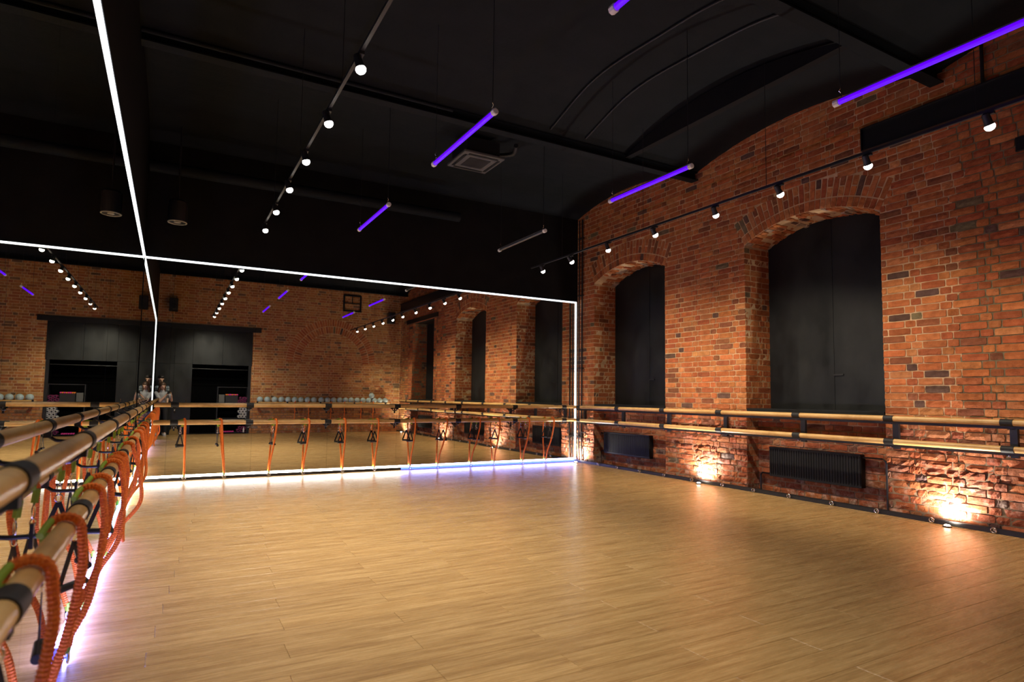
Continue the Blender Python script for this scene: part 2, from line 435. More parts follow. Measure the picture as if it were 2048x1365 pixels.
# ------------------------------------------------------------------ rear wall (seen in the mirror)
YM = YR - .009
rw = MB()
rw.box((2.72,YM-.35,-.05),(W+.1,YM,5.5)); rw.box((-.2,YM-.35,3.44),(2.72,YM,5.5)); 
wall_b = tag(rw.build('wall_rear', M['mortar']), 'rear wall of orange brick with a blind arch, seen in the mirrors', kind='structure')
br = MB(); UXr=(1,0,0); NY=(0,1,0)
AC=(5.33, 2.38, 1.05)
for r_ in range(int(5.25/CH)):
    z = r_*CH+.004; zm = z+CH/2; x_lo = 2.73 if zm < 3.46 else 0
    segs=[(x_lo,W)]
    if AC[1] < zm < AC[1]+AC[2]+.50:
        ho = math.sqrt(max(0,(AC[2]+.5)**2-(zm-AC[1])**2)); hi = math.sqrt(max(0,AC[2]**2-(zm-AC[1])**2))
        segs=[(x_lo,AC[0]-ho)] + ([(AC[0]-hi,AC[0]+hi)] if hi > .05 else []) + [(AC[0]+ho,W)]
    for a,b in segs:
        if b-a > .03: course(br, (a,YM,z), UXr, VZ, NY, b-a, r_%2==1, CH-JT, .0025, start=r_%2, nu=1, nv=1)
for ring in range(2):
    r0 = AC[2]+.25*ring+.006; N = int(PI*(r0+.12)/.083)
    for i in range(N):
        tm = -PI/2 + PI*(i+.5)/N; rd = Vector((math.sin(tm),0,math.cos(tm))); tg=Vector((math.cos(tm),0,-math.sin(tm)))
        br.col = tint(6); brick(br, Vector((AC[0],YM,AC[1]))+rd*r0-tg*.034, tg, rd, NY, .068, .235, .003, 1, 2)
tag(br.build('brickwork', M['brick'], wall_b, fix=False), kind='stuff')

# ------------------------------------------------------------------ floor of laminate planks running across the room
fb = MB().box((-.1,YR-.8,-.12),(W+.7,D+.2,-.012))
floor = tag(fb.build('floor', M['black']), 'wide floor of warm oak laminate planks running crosswise', kind='structure')
PW, PLn = .192, 1.285
def plank_mesh(L, Wd): return MB().box((0,0,-.012),(L-.0012,Wd-.0012,0), .0009)
cache = {}; pl = []; fs = MB(); row = 0; y = YR
while y < D+.02:
    off = -((row*.487) % 1)*PLn; x = off
    while x < W+.02:
        a = max(x, 0); b = min(x+PLn, W+.015)
        if b-a > .02: pl.append((a, y, b-a))
        x += PLn
    y += PW; row += 1
pl.sort(key=lambda p: (0 if vis(Vector((p[0]+p[2]/2,p[1],0))) or vis(Vector((p[0],p[1],0))) or vis(Vector((p[0]+p[2],p[1],0))) else 100)+ (Vector((p[0]+p[2]/2,p[1],0))-C0).length)
for k,(a,y,L) in enumerate(pl):
    if k < 300:
        key = round(L,3)
        if key not in cache: cache[key] = plank_mesh(L,PW).mesh('plank', M['floor'])
        o = bpy.data.objects.new('plank', cache[key]); COL.objects.link(o); o.location=(a,y,0); o.parent=floor
        for p_ in (): pass
    else:
        fs.col=(rng.random(),0,0); fs.box((a,y,-.012),(a+L-.0012,y+PW-.0012,0),.0009)
for me in cache.values(): me.attributes['tint'].data.foreach_set('vector', [0.0]*3*len(me.polygons))
tag(fs.build('planking', M['floor'], floor), kind='stuff')

# ------------------------------------------------------------------ ceiling vaults, black walls
ce = MB(); BE=[-3.75,-.15,3.43,7.0,10.45]; NS=14; prof=[]
for a,b in zip(BE[:-1],BE[1:]):
    for i in range(NS):
        t=i/NS; prof.append((a+(b-a)*t, 4.99+.27*(1-(2*t-1)**2)))
prof.append((BE[-1],4.99)); prof=[(y,z) for y,z in prof if y > YR-.25]
for (y0,z0),(y1,z1) in zip(prof[:-1],prof[1:]):
    ce.prism([(y0,z0),(y1,z1),(y1,5.5),(y0,5.5)],0,-.1,XB)
tag(ce.build('ceiling', M['ceil']), 'black painted ceiling of shallow brick vaults between steel beams', kind='structure')
tag(MB().box((-.25,YR-.1,-.05),(-.012,D+.1,5.4)).build('wall_left', M['bwall']), 'left wall painted black above the mirrors', kind='structure')
tag(MB().box((-.2,D+.012,-.05),(XB,D+.25,5.4)).build('wall_back', M['bwall']), 'far wall painted black above the mirrors', kind='structure')
for y_, nm in ((3.43,'black steel ceiling beam nearer the camera, over the near vault'),(7.0,'black steel ceiling beam halfway down the room'),(-.15,'black steel ceiling beam right behind the camera')):
    b = MB().box((0,y_-.07,4.86),(W,y_+.07,4.875)); b.box((0,y_-.008,4.87),(W,y_+.008,5.04)); b.box((0,y_-.06,4.985),(W,y_+.06,5.0))
    tag(b.build('ceiling_beam', M['ceil']), nm, 'beam')
# black panel added for the crescent of shade in the middle vault
shade_panel=[(6.93,4.93)]+[(3.5+(6.93-3.5)*t,4.93+.30*(1-(2*t-1)**2)) for t in [1-i/14 for i in range(15)]]
tag(MB().prism([(3.5,4.93)]+[(3.5+3.43*i/14,4.95+.29*(1-(2*i/14-1)**2)) for i in range(15)]+[(6.93,4.93)],0,6.28,6.38).build('ceiling_shade_panel', M['bwall']),
    'black curved panel added as shade in the vault near the brick wall', 'shade_panel')

# ------------------------------------------------------------------ mirrors
ZL, ZH = .076, 3.27
def mirror_wall(name, edges, place, label):
    t = empty(name, label=label, cat='mirror')
    for a,b in zip(edges[:-1],edges[1:]):
        q = MB(); lo, hi = place(a+.0012, b-.0012); q.box(lo, hi); q.build('mirror_panel', M['mirror'], t)
    lo, hi = place(edges[0], edges[-1], True); MB().box(lo, hi).build('backing_board', M['black'], t)
    return t
LE=[1.47,2.68,3.80,4.93,6.05,7.20,8.33,9.45,D-.001]; BEd=[.006,.40,1.564,2.732,3.925,5.04,6.215,7.38,7.735]
mirror_wall('wall_mirror', LE, lambda a,b,bk=False: ((-.0115,a,ZL),(-.0065,b,ZH)) if bk else ((-.006,a,ZL),(0,b,ZH)), 'long mirror of tall panels covering the left wall')
mirror_wall('wall_mirror', BEd, lambda a,b,bk=False: ((a,D+.0065,ZL),(b,D+.0115,ZH)) if bk else ((a,D,ZL),(b,D+.006,ZH)), 'wide mirror of eight panels covering the far wall')

# ------------------------------------------------------------------ LED strips
def strip(lo, hi, lit, lmat, label, axis):
    """aluminium channel with a diffuser; lo/hi = channel box, lit = (lo,hi) of diffuser"""
    t = empty('led_strip', lo, label=label, cat='light strip'); q = MB()
    L = Vector(lo)
    q.box(Vector(lo)-L, Vector(hi)-L).build('channel', M['steel'], t)
    MB().box(Vector(lit[0])-L, Vector(lit[1])-L).build('diffuser', M[lmat], t)
    return t
e=.0005
strip((0,1.45,ZH+.026),(.018,D,ZH+.034),((.0005,1.45,ZH-.001),(.014,D-.016,ZH+.0255)),'led','white light strip along the top of the left mirror','y')
strip((.02,D-.018,ZH+.026),(7.765,D,ZH+.034),((.016,D-.014,ZH-.001),(7.745,D-.0005,ZH+.0255)),'led','white light strip along the top of the far mirror','x')
strip((-.006,1.436,ZL),(.014,1.442,ZH-.003),((.0005,1.4425,ZL),(.014,1.468,ZH-.003)),'led','white upright light strip at the near end of the left mirror','z')
strip((7.766,D-.018,ZL),(7.774,D,ZH+.03),((7.738,D-.014,ZL),(7.7655,D-.0005,ZH+.0255)),'led','white upright light strip in the corner beside the brick wall','z')
# bottom profiles: dark plinth with a diffuser above it
def plinth(lo, hi, label, segs, ax):
    t = empty('plinth_light', lo, label=label, cat='light strip'); L=Vector(lo)
    MB().box(Vector(lo)-L, Vector(hi)-L).build('plinth', M['black'], t)
    for nm,a,b,mm in segs: MB().box(Vector(a)-L, Vector(b)-L).build(nm, M[mm], t)
SPL=4.02
plinth((.03,D-.022,0),(SPL,D,.044),'warm white bottom light strip on a black plinth, left half of the far mirror',
       [('diffuser',(.03,D-.020,.0445),(SPL,D-.001,.0755),'ledb')],'x')
plinth((SPL+.004,D-.022,0),(7.765,D,.006),'blue and white bottom light strip, right half of the far mirror',
       [('diffuser',(SPL+.004,D-.020,.0445),(7.765,D-.001,.0755),'ledv'),('blue_tube',(SPL+.004,D-.024,.0065),(7.765,D-.004,.040),'blue')],'x')
plinth((0,1.45,0),(.020,D-.03,.010),'bottom light strip under the left mirror shining bluish white on the floor',
       [('diffuser',(.001,1.45,.0105),(.021,3.0,.0755),'ledl'),('diffuser',(.001,3.0,.0105),(.021,3.62,.0755),'blue'),('diffuser',(.001,3.62,.0105),(.021,6.4,.0755),'ledl'),
        ('diffuser',(.001,6.4,.0105),(.021,8.2,.0755),'cyan'),('diffuser',(.001,8.2,.0105),(.021,D-.03,.0755),'ledb')],'y')

# ------------------------------------------------------------------ lamp rails and spotlights
def rail(x, y0, y1, z, label, wires):
    t = empty('lamp_rail',(x,y0,z),label=label,cat='light rail')
    MB().box((-.012,0,0),(.012,y1-y0,.024)).build('rail',M['black'],t)
    MB().box((-.004,0,-.0015),(.004,y1-y0,-.0002)).build('conductor',M['black'],t)
    for k in range(wires):
        yy=(y1-y0)*(k+.5)/wires; MB().cyl((0,yy,.028),(0,yy,1.4),.0028,6).build('suspension_wire',M['black'],t)
    return t
rail(1.46,.2,8.80,3.64,'black lamp rail hanging over the left side of the room',5)
rail(5.87,-.6,8.95,3.55,'black lamp rail hanging along the brick wall',5)
def light(kind, name, loc, aim, energy, col, size, blend=.6, rad=.03):
    l = bpy.data.lights.new(name, 'SPOT'); l.energy=energy; l.color=col; l.spot_size=math.radians(size); l.spot_blend=blend; l.shadow_soft_size=rad
    o = bpy.data.objects.new(name, l); COL.objects.link(o); o.location=loc
    o.rotation_euler = Vector(aim).to_track_quat('-Z','Y').to_euler(); return o
def spotlight(x,y,zr,zb,aim,energy,label,group,size=106,col=(1,.91,.78)):
    t = empty('track_spotlight',(x,y,zr),label=label,cat='spotlight',group=group)
    a = Vector(aim).normalized()
    MB().box((-.016,-.035,-.022),(.016,.035,0)).cyl((0,0,-.02),(0,0,-.045),.007,8).build('adapter',M['black'],t)
    c = Vector((0,0,zb-zr)); top = c - a*.085
    q = a.to_track_quat('Z','Y').to_matrix().to_4x4()
    h = MB().lathe((0,0,0),[(.012,-.02),(.024,-.012),(.027,.0),(.029,.062),(.034,.075),(.034,.078)],18)
    h.v=[tuple(q@Vector(v)+top) for v in h.v]; h.build('lamp_housing',M['black'],t,True)
    MB().tube([(0,0,-.045),(top*.5+Vector((.012,0,-.02)))[:],top[:]],.006,6).build('swivel_arm',M['black'],t)
    b = MB().lathe((0,0,0),[(.033,.0785),(.037,.090),(.034,.104),(.024,.116),(.012,.122),(.003,.124)],18)
    b.v=[tuple(q@Vector(v)+top) for v in b.v]; b.build('lamp_bulb',M['bulb'],t,True)
    l = light('s','spot_beam',(0,0,0),aim,energy,col,size,.85,.022); l.parent=t; l.location=top+a*.135
LY=[8.70,7.74,6.80,5.88,4.94,3.985,3.005,2.03,1.05]
for k,y in enumerate(LY):
    aim=[(.2,-.15,-1),(.28,-.1,-1),(.33,-.05,-1),(.27,.05,-1),(.33,0,-1),(.28,-.06,-1),(.24,.02,-1),(.1,-.7,-1),(.0,-.6,-1)][k]
    spotlight(1.46,y,3.64,3.53,aim,SPOT_L*(1.1,1.15,1.25,1.25,1.2,1.15,1.0,.8,.8)[k],'track spotlight on the left rail, %s from the far mirror'%ORD[k],'spotlights on the left lamp rail')
RY=[8.565,7.73,6.824,5.857,4.857,4.01,3.11,2.18,1.25,.3]
for k,y in enumerate(RY):
    aim=[(.65,.1,-1),(.8,-.1,-1),(.4,.05,-1),(.75,0,-1),(.65,.1,-1),(.75,-.05,-1),(.65,.05,-1),(.5,-.1,-1),(.5,-.1,-1),(.45,.0,-1)][k]
    spotlight(5.87,y,3.55,3.44,aim,SPOT_R*(1.08,1.1,1.12,1.12,1.1,.85,.55,.5,.7,.9)[k],'track spotlight on the rail by the brick wall, %s from the far mirror'%ORD[k],'spotlights on the rail by the brick wall',95,(1,.85,.64))

# ------------------------------------------------------------------ hanging violet tubes
def uv(x,y0,y1,label,lit=True,z=3.72):
    t = empty('tube_light',(x,(y0+y1)/2,z),label=label,cat='tube light',group='hanging tube lights'); h=(y1-y0)/2
    MB().cyl((0,-h+.04,0),(0,h-.04,0),.021,14).build('tube',M['uv' if lit else 'off'],t,True)
    MB().box((-.012,-h+.04,.022),(.012,h-.04,.030)).build('carrier',M['grille'],t)
    for s in (-1,1):
        q=MB(); q.lathe((0,s*h-(.05 if s>0 else 0),-.0),[(.022,0),(.029,.004),(.029,.046),(.022,.05)],8,'y').build('end_cap',M['cap'],t)
        MB().tube([(0,s*(h-.06),.03),(.0,s*(h-.075),.05),(.006,s*(h-.06),.075),(-.006,s*(h-.05),.09),(0,s*(h-.06),.11)],.003,6).build('hook',M['chrome'],t)
    MB().cyl((0,-h+.06,.10),(0,-h+.06,1.50),.0035,6).build('suspension_cable',M['black'],t)
    MB().cyl((0,h-.06,.10),(0,h-.06,1.50),.0022,6).build('suspension_cable',M['black'],t)
TA='violet tube light in the left row of hanging tubes, '
TB='violet tube light in the row nearer the brick wall, '
uv(2.73,1.46,2.87,TA+'nearest the camera'); uv(2.73,4.40,5.79,TA+'in the middle'); uv(2.745,7.29,8.69,TA+'farthest from the camera')
uv(5.06,1.55,2.91,TB+'nearest the camera'); uv(5.055,4.43,5.78,TB+'farther of the two lit'); uv(5.09,7.28,8.70,'unlit grey tube light hanging near the far right corner',False)

# ------------------------------------------------------------------ windows closed with black boards, sills, lintels
def lf(pts, yl, yr):  # clip arch polygon between yl<yr
    return [p for p in pts]
for n,(y0,y1,zs,ri) in enumerate(OPEN):
    t = empty('window_%d'%(n+1),(8.34,(y0+y1)/2,1.15),kind='structure',label=['arched window closed with black boards next to the far mirror','arched window closed with black boards in the middle of the brick wall','square-topped boarded window at the near end of the brick wall'][n])
    cyy=(y0+y1)/2
    def top(y):
        if ri==0: return zs
        Rr=arc_r(y0,y1,ri); return zs+ri-Rr+math.sqrt(Rr*Rr-(y-cyy)**2)
    for a,b in ((y0,cyy-.004),(cyy+.004,y1)):
        poly=[(a-cyy,0)]+[(b-cyy,0)]+[(b+(a-b)*i/10-cyy, top(b+(a-b)*i/10)-1.15) for i in range(11)]
        MB().prism(poly,0,.0,.04).build('shutter_board',M['board'],t)
    MB().box((-.006,-.03,.0),(.0,.03,top(cyy)-1.16)).build('cover_strip',M['board'],t)
    MB().box((-.018,-.16,.50),(-.001,-.02,.522)).build('latch',M['black'],t)
    s = empty('window_sill',(7.80,cyy,1.15),label=['black window sill at the window next to the far mirror','black window sill at the middle window','black window sill at the near window'][n],cat='sill')
    e_=.12 if n==2 else .0
    MB().box((.0 if n<2 else -.05,-(y1-y0)/2-e_+.01,0),(.54,(y1-y0)/2+e_-.01,.035)).build('sill_board',M['board'],s)
    MB().box((.0 if n<2 else -.05,-(y1-y0)/2-e_+.01,-.03),(.015,(y1-y0)/2+e_-.01,-.0005)).build('sill_edge',M['black'],s)
tag(MB().box((7.77,-.14,3.84),(7.795,2.73,3.98)).box((7.76,-.14,3.835),(8.3,2.73,3.845)).build('window_lintel',M['steel']),'black steel lintel over the near square window','lintel')
t = empty('wall_beam',(7.74,4.26,4.38),label='long black steel beam fixed high on the brick wall',cat='beam')
MB().box((.0,-5.1,0),(.05,0,.012)).box((.03,-5.1,.012),(.05,0,.27)).box((0,-5.1,.27),(.05,0,.282)).build('channel',M['steel'],t)
MB().box((0,-.012,.012),(.03,0,.27)).build('end_plate',M['steel'],t)
MB().cyl((.02,-1.28,.282),(.02,-1.28,.72),.018,8).build('hanger_rod',M['black'],t)

# ------------------------------------------------------------------ radiators and heating pipes
def radiator(y0,y1,label,pipes):
    t = empty('radiator',(7.95,(y0+y1)/2,.23),label=label,cat='radiator'); h=(y1-y0)/2; x=.0
    MB().box((.0,-h,0.0),(.085,h,.41),.004).build('casing',M['rad'],t)
    q=MB(); n=int(2*h/.036)
    for k in range(n):
        yy=-h+.02+(2*h-.04)*k/(n-1); q.box((-.008,yy-.009,.03),(-.0005,yy+.009,.385))
    q.build('front_rib',M['rad'],t); t.children[-1]['kind']='stuff'
    MB().box((-.006,-h+.005,.39),(.08,h-.005,.414)).build('top_grille',M['rad'],t)
    for p in pipes: MB().tube(p,.011,8).build('pipe',M['black'],t)
    for s in (-1,1): MB().box((.085,s*h*.7-.015,.05),(.108,s*h*.7+.015,.35)).build('wall_bracket',M['black'],t)
radiator(8.25,9.55,'black ribbed radiator below the window next to the far mirror',
  [[(.04,.65,.38),(.04,.90,.38),(-.20,1.06,.38),(-.20,1.13,.39)],[(.04,.65,.03),(.04,.76,.03),(.04,.785,.0),(.04,.785,-.228)]])
radiator(4.48,5.79,'black ribbed radiator below the middle window',
  [[(.04,-.655,.38),(.04,-.90,.38),(-.17,-1.04,.38),(-.17,-1.055,.35),(-.17,-1.055,-.228)],[(.04,.655,.03),(.04,.80,.03),(.04,.83,.0),(.04,.83,-.228)]])
radiator(.75,2.05,'black ribbed radiator below the near square window',[[(.04,.655,.38),(.04,.80,.38),(.04,.83,.35),(.04,.83,-.228)]])
t = empty('riser_pipes',(7.762,10.03,0),label='two thin upright black pipes on the brick wall in the far corner',cat='pipe')
MB().cyl((0,0,0),(0,0,5.0),.016,10).build('pipe',M['black'],t,True)
MB().cyl((.0,.10,0),(.0,.10,5.0),.013,10).build('pipe',M['black'],t,True)
for z in (.5,1.9,3.4,4.6): MB().box((-.02,-.02,z),(.035,.125,z+.02)).build('pipe_clip',M['steel'],t)

# skirting along the brick wall, with tie rings
tag(MB().box((7.725,YR,0),(7.789,D-.03,.042)).box((7.735,YR,.042),(7.789,D-.03,.048)).build('baseboard_right',M['black']),'low black skirting along the brick wall',kind='structure')
def ring_path(r,n=14,ax='x'): return [((0,r*math.cos(2*PI*k/n),r*math.sin(2*PI*k/n)) if ax=='x' else (r*math.cos(2*PI*k/n),0,r*math.sin(2*PI*k/n))) for k in range(n)]
def anchor(parent=None,loc=(0,0,0),rz=0):
    t = bpy.data.objects.new('tie_ring',None); COL.objects.link(t); t.location=loc; t.rotation_euler=(0,0,rz); t.parent=parent
    MB().tube(ring_path(.024),.0055,8,True).build('ring',M['chrome'],t,True)
    MB().lathe((.004,0,0),[(.006,0),(.006,.022)],10,'x').build('bolt',M['chrome'],t)
    MB().lathe((.022,0,0),[(.016,0),(.016,.003)],12,'x').build('washer',M['chrome'],t)
    return t
AY=[9.41,8.846,8.237,7.636,7.019,6.417,5.869,5.31,4.712,4.164,3.582,3.018,2.40,1.8,1.2]
a0=None
for k,y in enumerate(AY):
    if a0 is None: a0=anchor(None,(7.699,y,.034)); o=a0
    else: o=copy_tree(a0); o.location=(7.699,y,.034)
    tag(o,'small chrome tie ring on the skirting of the brick wall, %s from the far mirror'%ORD[k],'ring','tie rings on the brick wall skirting')

# ------------------------------------------------------------------ floor uplights at the brick wall
for k,(y,lab) in enumerate([(10.04,'small floor uplight in the corner between far mirror and brick wall'),(6.81,'small floor uplight glowing on the brick pier between the two arched windows'),
        (3.40,'small floor uplight glowing on the brick pier at the right edge of the photo'),(-.05,'small floor uplight at the rear end of the brick wall')]):
    t = empty('floor_uplight',(7.63,y,0),label=lab,cat='uplight',group='floor uplights')
    MB().lathe((0,0,0),[(.042,0),(.042,.010),(.034,.014)],20).build('housing',M['steel'],t)
    MB().lathe((0,0,0),[(.028,.0145),(.027,.020),(.018,.025),(.006,.027)],18).build('lens',M['upl'],t,True)
    l = light('s','uplight_beam',(0,0,0),(.35,0,1),UP_E,(1,.91,.80),160,1,.03); l.parent=t; l.location=(0,0,.055)

# ------------------------------------------------------------------ barres
BR=.031
def barre(name,label,length,collars,zs,mount,group=None):
    """local frame: bars run along +x, wall at +y; collars = list of x"""
    t = empty(name,label=label,cat='barre')
    for z in zs:
        ed=[0]+[c for c in collars]+[length]
        for a,b in zip(ed[:-1],ed[1:]):
            if b-a>.1: MB().cyl((a+.001,0,z),(b-.001,0,z),BR,18).build('bar',M['wood'],t,True)
        for c in collars:
            k = MB().cyl((c-.052,0,z),(c+.052,0,z),BR+.005,18).build('collar',M['rubber'],t,True)
            if mount=='curve':
                W_=.14
                pts=[(c,0,z-.03),(c,.012,z-.055),(c,.04,z-.075),(c,.075,z-.08),(c,W_-.006,z-.08)]
                MB().tube(pts,.009,8).build('bracket_arm',M['steel'],k)
                MB().box((c-.012,W_-.006,z-.125),(c+.012,W_,z-.035)).build('mirror_plate',M['steel'],k)
                MB().box((c-.022,-.012,z-.060),(c+.022,.022,z-.026)).build('clamp',M['rubber'],k)
        if mount=='rail':
            MB().box((.02,.03,z-.062),(length-.02,.062,z-.026)).build('support_rail',M['black'],t)
            MB().cyl((0.02,.046,z-.03),(length-.02,.046,z-.03),.009,8).build('cable_trunk',M['black'],t)
    if mount=='rail':
        for c in collars:
            MB().box((c-.032,.125,zs[1]-.09),(c+.032,.165,zs[0]+.02)).build('wall_post',M['black'],t)
            for z in zs:
                MB().box((c-.02,.04,z-.066),(c+.02,.165,z-.040)).build('bracket_arm',M['black'],t)
                MB().cyl((c,.02,z-.07),(c,.02,z-.06),.006,8).build('screw',M['chrome'],t)
    return t
bz=(1.115,.855)
# left: along +y world, wall at -x -> rotate +90
lb=barre('ballet_barre','double wooden barre in front of the left mirror, hung with orange bands',8.92,[c-1.15 for c in (1.60,2.76,3.93,5.10,6.27,7.44,8.61,9.78)],bz,'curve')
lb.location=(.14,1.15,0); lb.rotation_euler=(0,0,PI/2)
bb=barre('ballet_barre','double wooden barre in front of the far mirror, hung with orange bands',7.44,[c-.22 for c in (.488,1.512,2.704,3.883,5.043,6.234,7.371)],bz,'curve')
bb.location=(.22,D-.14,0)
# right: along -y, wall at +x -> rotate -90
rb=barre('ballet_barre','double wooden barre on black posts along the brick wall',10.3,[10.03-c for c in (9.86,8.68,7.52,6.34,5.07,3.91,2.80,1.65,.5)],bz,'rail')
rb.location=(7.60,10.06,0); rb.rotation_euler=(0,0,-PI/2)

# ------------------------------------------------------------------ elastic training bands with handles
def smooth_path(pts, n=6):
    P=[Vector(p) for p in pts]; out=[]
    for i in range(len(P)-1):
        p0=P[max(i-1,0)];p1=P[i];p2=P[i+1];p3=P[min(i+2,len(P)-1)]
        for k in range(n):
            t=k/n; out.append(.5*((2*p1)+(-p0+p2)*t+(2*p0-5*p1+4*p2-p3)*t*t+(-p0+3*p1-3*p2+p3)*t**3))
    out.append(P[-1]); return out
def resample(P, st):
    out=[P[0]]; acc=0
    for a,b in zip(P[:-1],P[1:]):
        L=(b-a).length
        while acc+L>=st:
            a=a+(b-a)*((st-acc)/L); out.append(a); L=(b-a).length; acc=0
        acc+=L
    return out
def band(zb=.855, wall=.14, dx=.0, slack=0.0, hrot=0.0, hx=-.045, base=True, twin=True):
    """local frame: barre along x at y=0, mirror at +y; band tied at the foot of the mirror"""
    t = empty('training_band'); r=.0135
    R2=BR+r+.003
    top=zb
    foot=(dx, wall-.045 if base else -.01, .085 if base else .45)
    pts=[foot,(dx*.8,(foot[1])*.7-slack*.5,.085+.18 if base else .5),(dx*.5,foot[1]*.2-slack-.02,zb*.5+.02),(dx*.15+.0,-R2-.002-slack*.3,zb-.15),(0,-R2,zb-.02),
         (-.004,-R2*.75,zb+R2*.66),(-.010,0,zb+R2),(-.02,R2*.72,zb+R2*.7),(-.028,R2,zb+.0)]
    P=resample(smooth_path(pts,8),.0062)
    MB().tube(P,[r*(1.13 if k%2 else .93) for k in range(len(P))],8).build('elastic_cord',M['orange'],t,True)
    a=P[-1]
    MB().tube(smooth_path([(a.x,a.y,a.z),(-.034,R2-.004,zb-.035),(-.036,R2-.006,zb-.06)],4),[.0145]*9,8).build('lime_sleeve',M['green'],t,True)
    MB().tube([(-.115,R2*.98,top+R2*.25),(-.075,R2*.86,top+R2*.55),(-.035,R2*.72,top+R2*.78),(-.016,R2*.62,top+R2*.86)],.0105,8).build('lime_sleeve',M['green'],t,True)
    if base:
        MB().tube([(foot[0],foot[1]+.001,.10),(foot[0],foot[1]+.008,.055)],.0145,8).build('lime_sleeve',M['green'],t,True)
        an=anchor(t,(dx,wall-.045,.034),PI/2)
        for c in list(an.children): pass
    # snap hook, ring, handle
    hy=R2-.006
    def oval(cz,rx,rz,n=14): return [(hx+rx*math.cos(2*PI*k/n)*math.cos(hrot), hy+rx*math.cos(2*PI*k/n)*math.sin(hrot), cz+rz*math.sin(2*PI*k/n)) for k in range(n)]
    MB().tube([(-.036,hy,zb-.06),(hx,hy,zb-.072)],.005,6).tube(oval(zb-.10,.011,.030),.0032,6,True).build('snap_hook',M['chrome'],t,True)
    MB().tube(oval(zb-.148,.020,.020),.003,6,True).build('ring',M['chrome'],t,True)
    c,s_=math.cos(hrot),math.sin(hrot); zt=zb-.165; zbm=zb-.345; hw=.062
    def P3(u,z): return (hx+u*c, hy+u*s_, z)
    q=MB()
    for sg in (-1,1):
        a1,a2=P3(0,zt),P3(sg*hw,zbm+.01)
        n=Vector((-s_*.0015,c*.0015,0)); wd=Vector((c,s_,0))*.013
        b0=len(q.v)
        for p in (a1,a2):
            for e1,e2 in ((-1,-1),(1,-1),(1,1),(-1,1)): q.v.append(tuple(Vector(p)+wd*e1*.9+n*e2))
        for a_,b_ in ((0,1),(1,2),(2,3),(3,0)): q.face([b0+a_,b0+b_,b0+4+b_,b0+4+a_])
        q.face([b0+3,b0+2,b0+1,b0]); q.face([b0+4,b0+5,b0+6,b0+7])
    q.build('handle_strap',M['rubber'],t)
    MB().cyl(P3(-hw-.008,zbm),P3(hw+.008,zbm),.0155,12).build('grip',M['rubber'],t,True)
    return t
def place(o, wall, pos, label, group, first=[]):
    c = o
    if wall=='back': c.location=(pos,D-.14,0); c.rotation_euler=(0,0,0)
    elif wall=='left': c.location=(.14,pos,0); c.rotation_euler=(0,0,PI/2)
    else: c.location=(pos,YR+.16,0); c.rotation_euler=(0,0,PI)
    tag(c,label,'training band',group); return c
tops=[.636,1.123,1.907,2.405,2.985,3.547,4.205,4.813,5.478,5.889,6.543,7.11]
anch=[.652,1.193,1.836,2.357,2.993,3.536,4.179,4.706,5.365,5.854,6.487,7.02]
GB='orange bands over the far barre'; hr=[.8,1.5,-1.2,.5,.25,.0,.3,-.35,.1,-.9,.2,.05]
for k in range(12):
    place(band(dx=anch[k]-tops[k],hrot=hr[k],hx=-.04 if k%3 else -.06),'back',tops[k],'orange training band with black handle over the far barre, %s from the left corner'%ORD[k],GB)
LYb=[1.82,2.38,3.10,3.47,4.20,4.66,5.60,6.25,7.22,7.9,8.6,9.2]
GL='orange bands over the left barre'
for k,y in enumerate(LYb):
    place(band(dx=[.08,.10,-.12,.12,.06,.08,-.05,.05,.0,.05,.05,.03][k],hrot=[.9,.1,-.6,.4,1.2,.2,.7,-.4,.1,.5,.2,.9][k],slack=[0,.0,.02,.0,.05,.02,.11,.03,.09,.02,.04,.0][k],hx=-.05),'left',y,
          'orange training band with lime sleeves over the left barre, %s from the camera'%ORD[k],GL)
# second, slack loops of cord on the left barre
for k,(y,dz) in enumerate(((4.4,.42),(7.4,.5))):
    R2=BR+.015
    pts=[(0,-R2,.855),(.01,-R2-.01,.855-.3),(.0,-R2-.01,.855-dz),(.04,-R2-.015,.855-dz-.05),(.08,-R2-.01,.855-dz),(.09,-R2-.01,.855-.3),(.08,-R2,.855)]
    full=[(.0,R2,.80),(0,R2*.8,.855+R2*.6),(0,0,.855+R2),(0,-R2*.8,.855+R2*.6)]+pts+[(.08,-R2*.8,.855+R2*.6),(.08,0,.855+R2),(.08,R2*.8,.855+R2*.6),(.08,R2,.80)]
    P=resample(smooth_path(full,6),.007)
    o=MB().tube(P,[.010*(1.12 if q%2 else .93) for q in range(len(P))],8).build('slack_cord',M['orange'],None,True)
    o.location=(.14,y,0); o.rotation_euler=(0,0,PI/2)
    tag(o,'slack loop of orange cord hanging from the left barre, %s from the camera'%ORD[k],'cord','slack cords on the left barre')

# ------------------------------------------------------------------ ceiling services
t = empty('ceiling_cassette',(4.33,8.08,4.86),rz=.0,label='square black ceiling air conditioner hanging above the tubes',cat='air conditioner')
MB().box((-.33,-.33,-.02),(.33,.33,.02),.008).build('panel',M['grille'],t)
MB().box((-.27,-.27,.0205),(.27,.27,.25)).build('body',M['black'],t)
MB().box((-.17,-.17,-.026),(.17,.17,-.0205)).build('intake_grille',M['black'],t)
for a,b in (((-.24,-.29,-.027),(.24,-.25,-.0205)),((-.24,.25,-.027),(.24,.29,-.0205)),((-.29,-.24,-.027),(-.25,.24,-.0205)),((.25,-.24,-.027),(.29,.24,-.0205))):
    MB().box(a,b).build('louvre',M['steel'],t)
MB().tube(smooth_path([(.27,.0,.16),(.42,-.05,.17),(.52,-.25,.15),(.42,-.5,.16)],5),.035,10).build('flexible_pipe',M['black'],t,True)
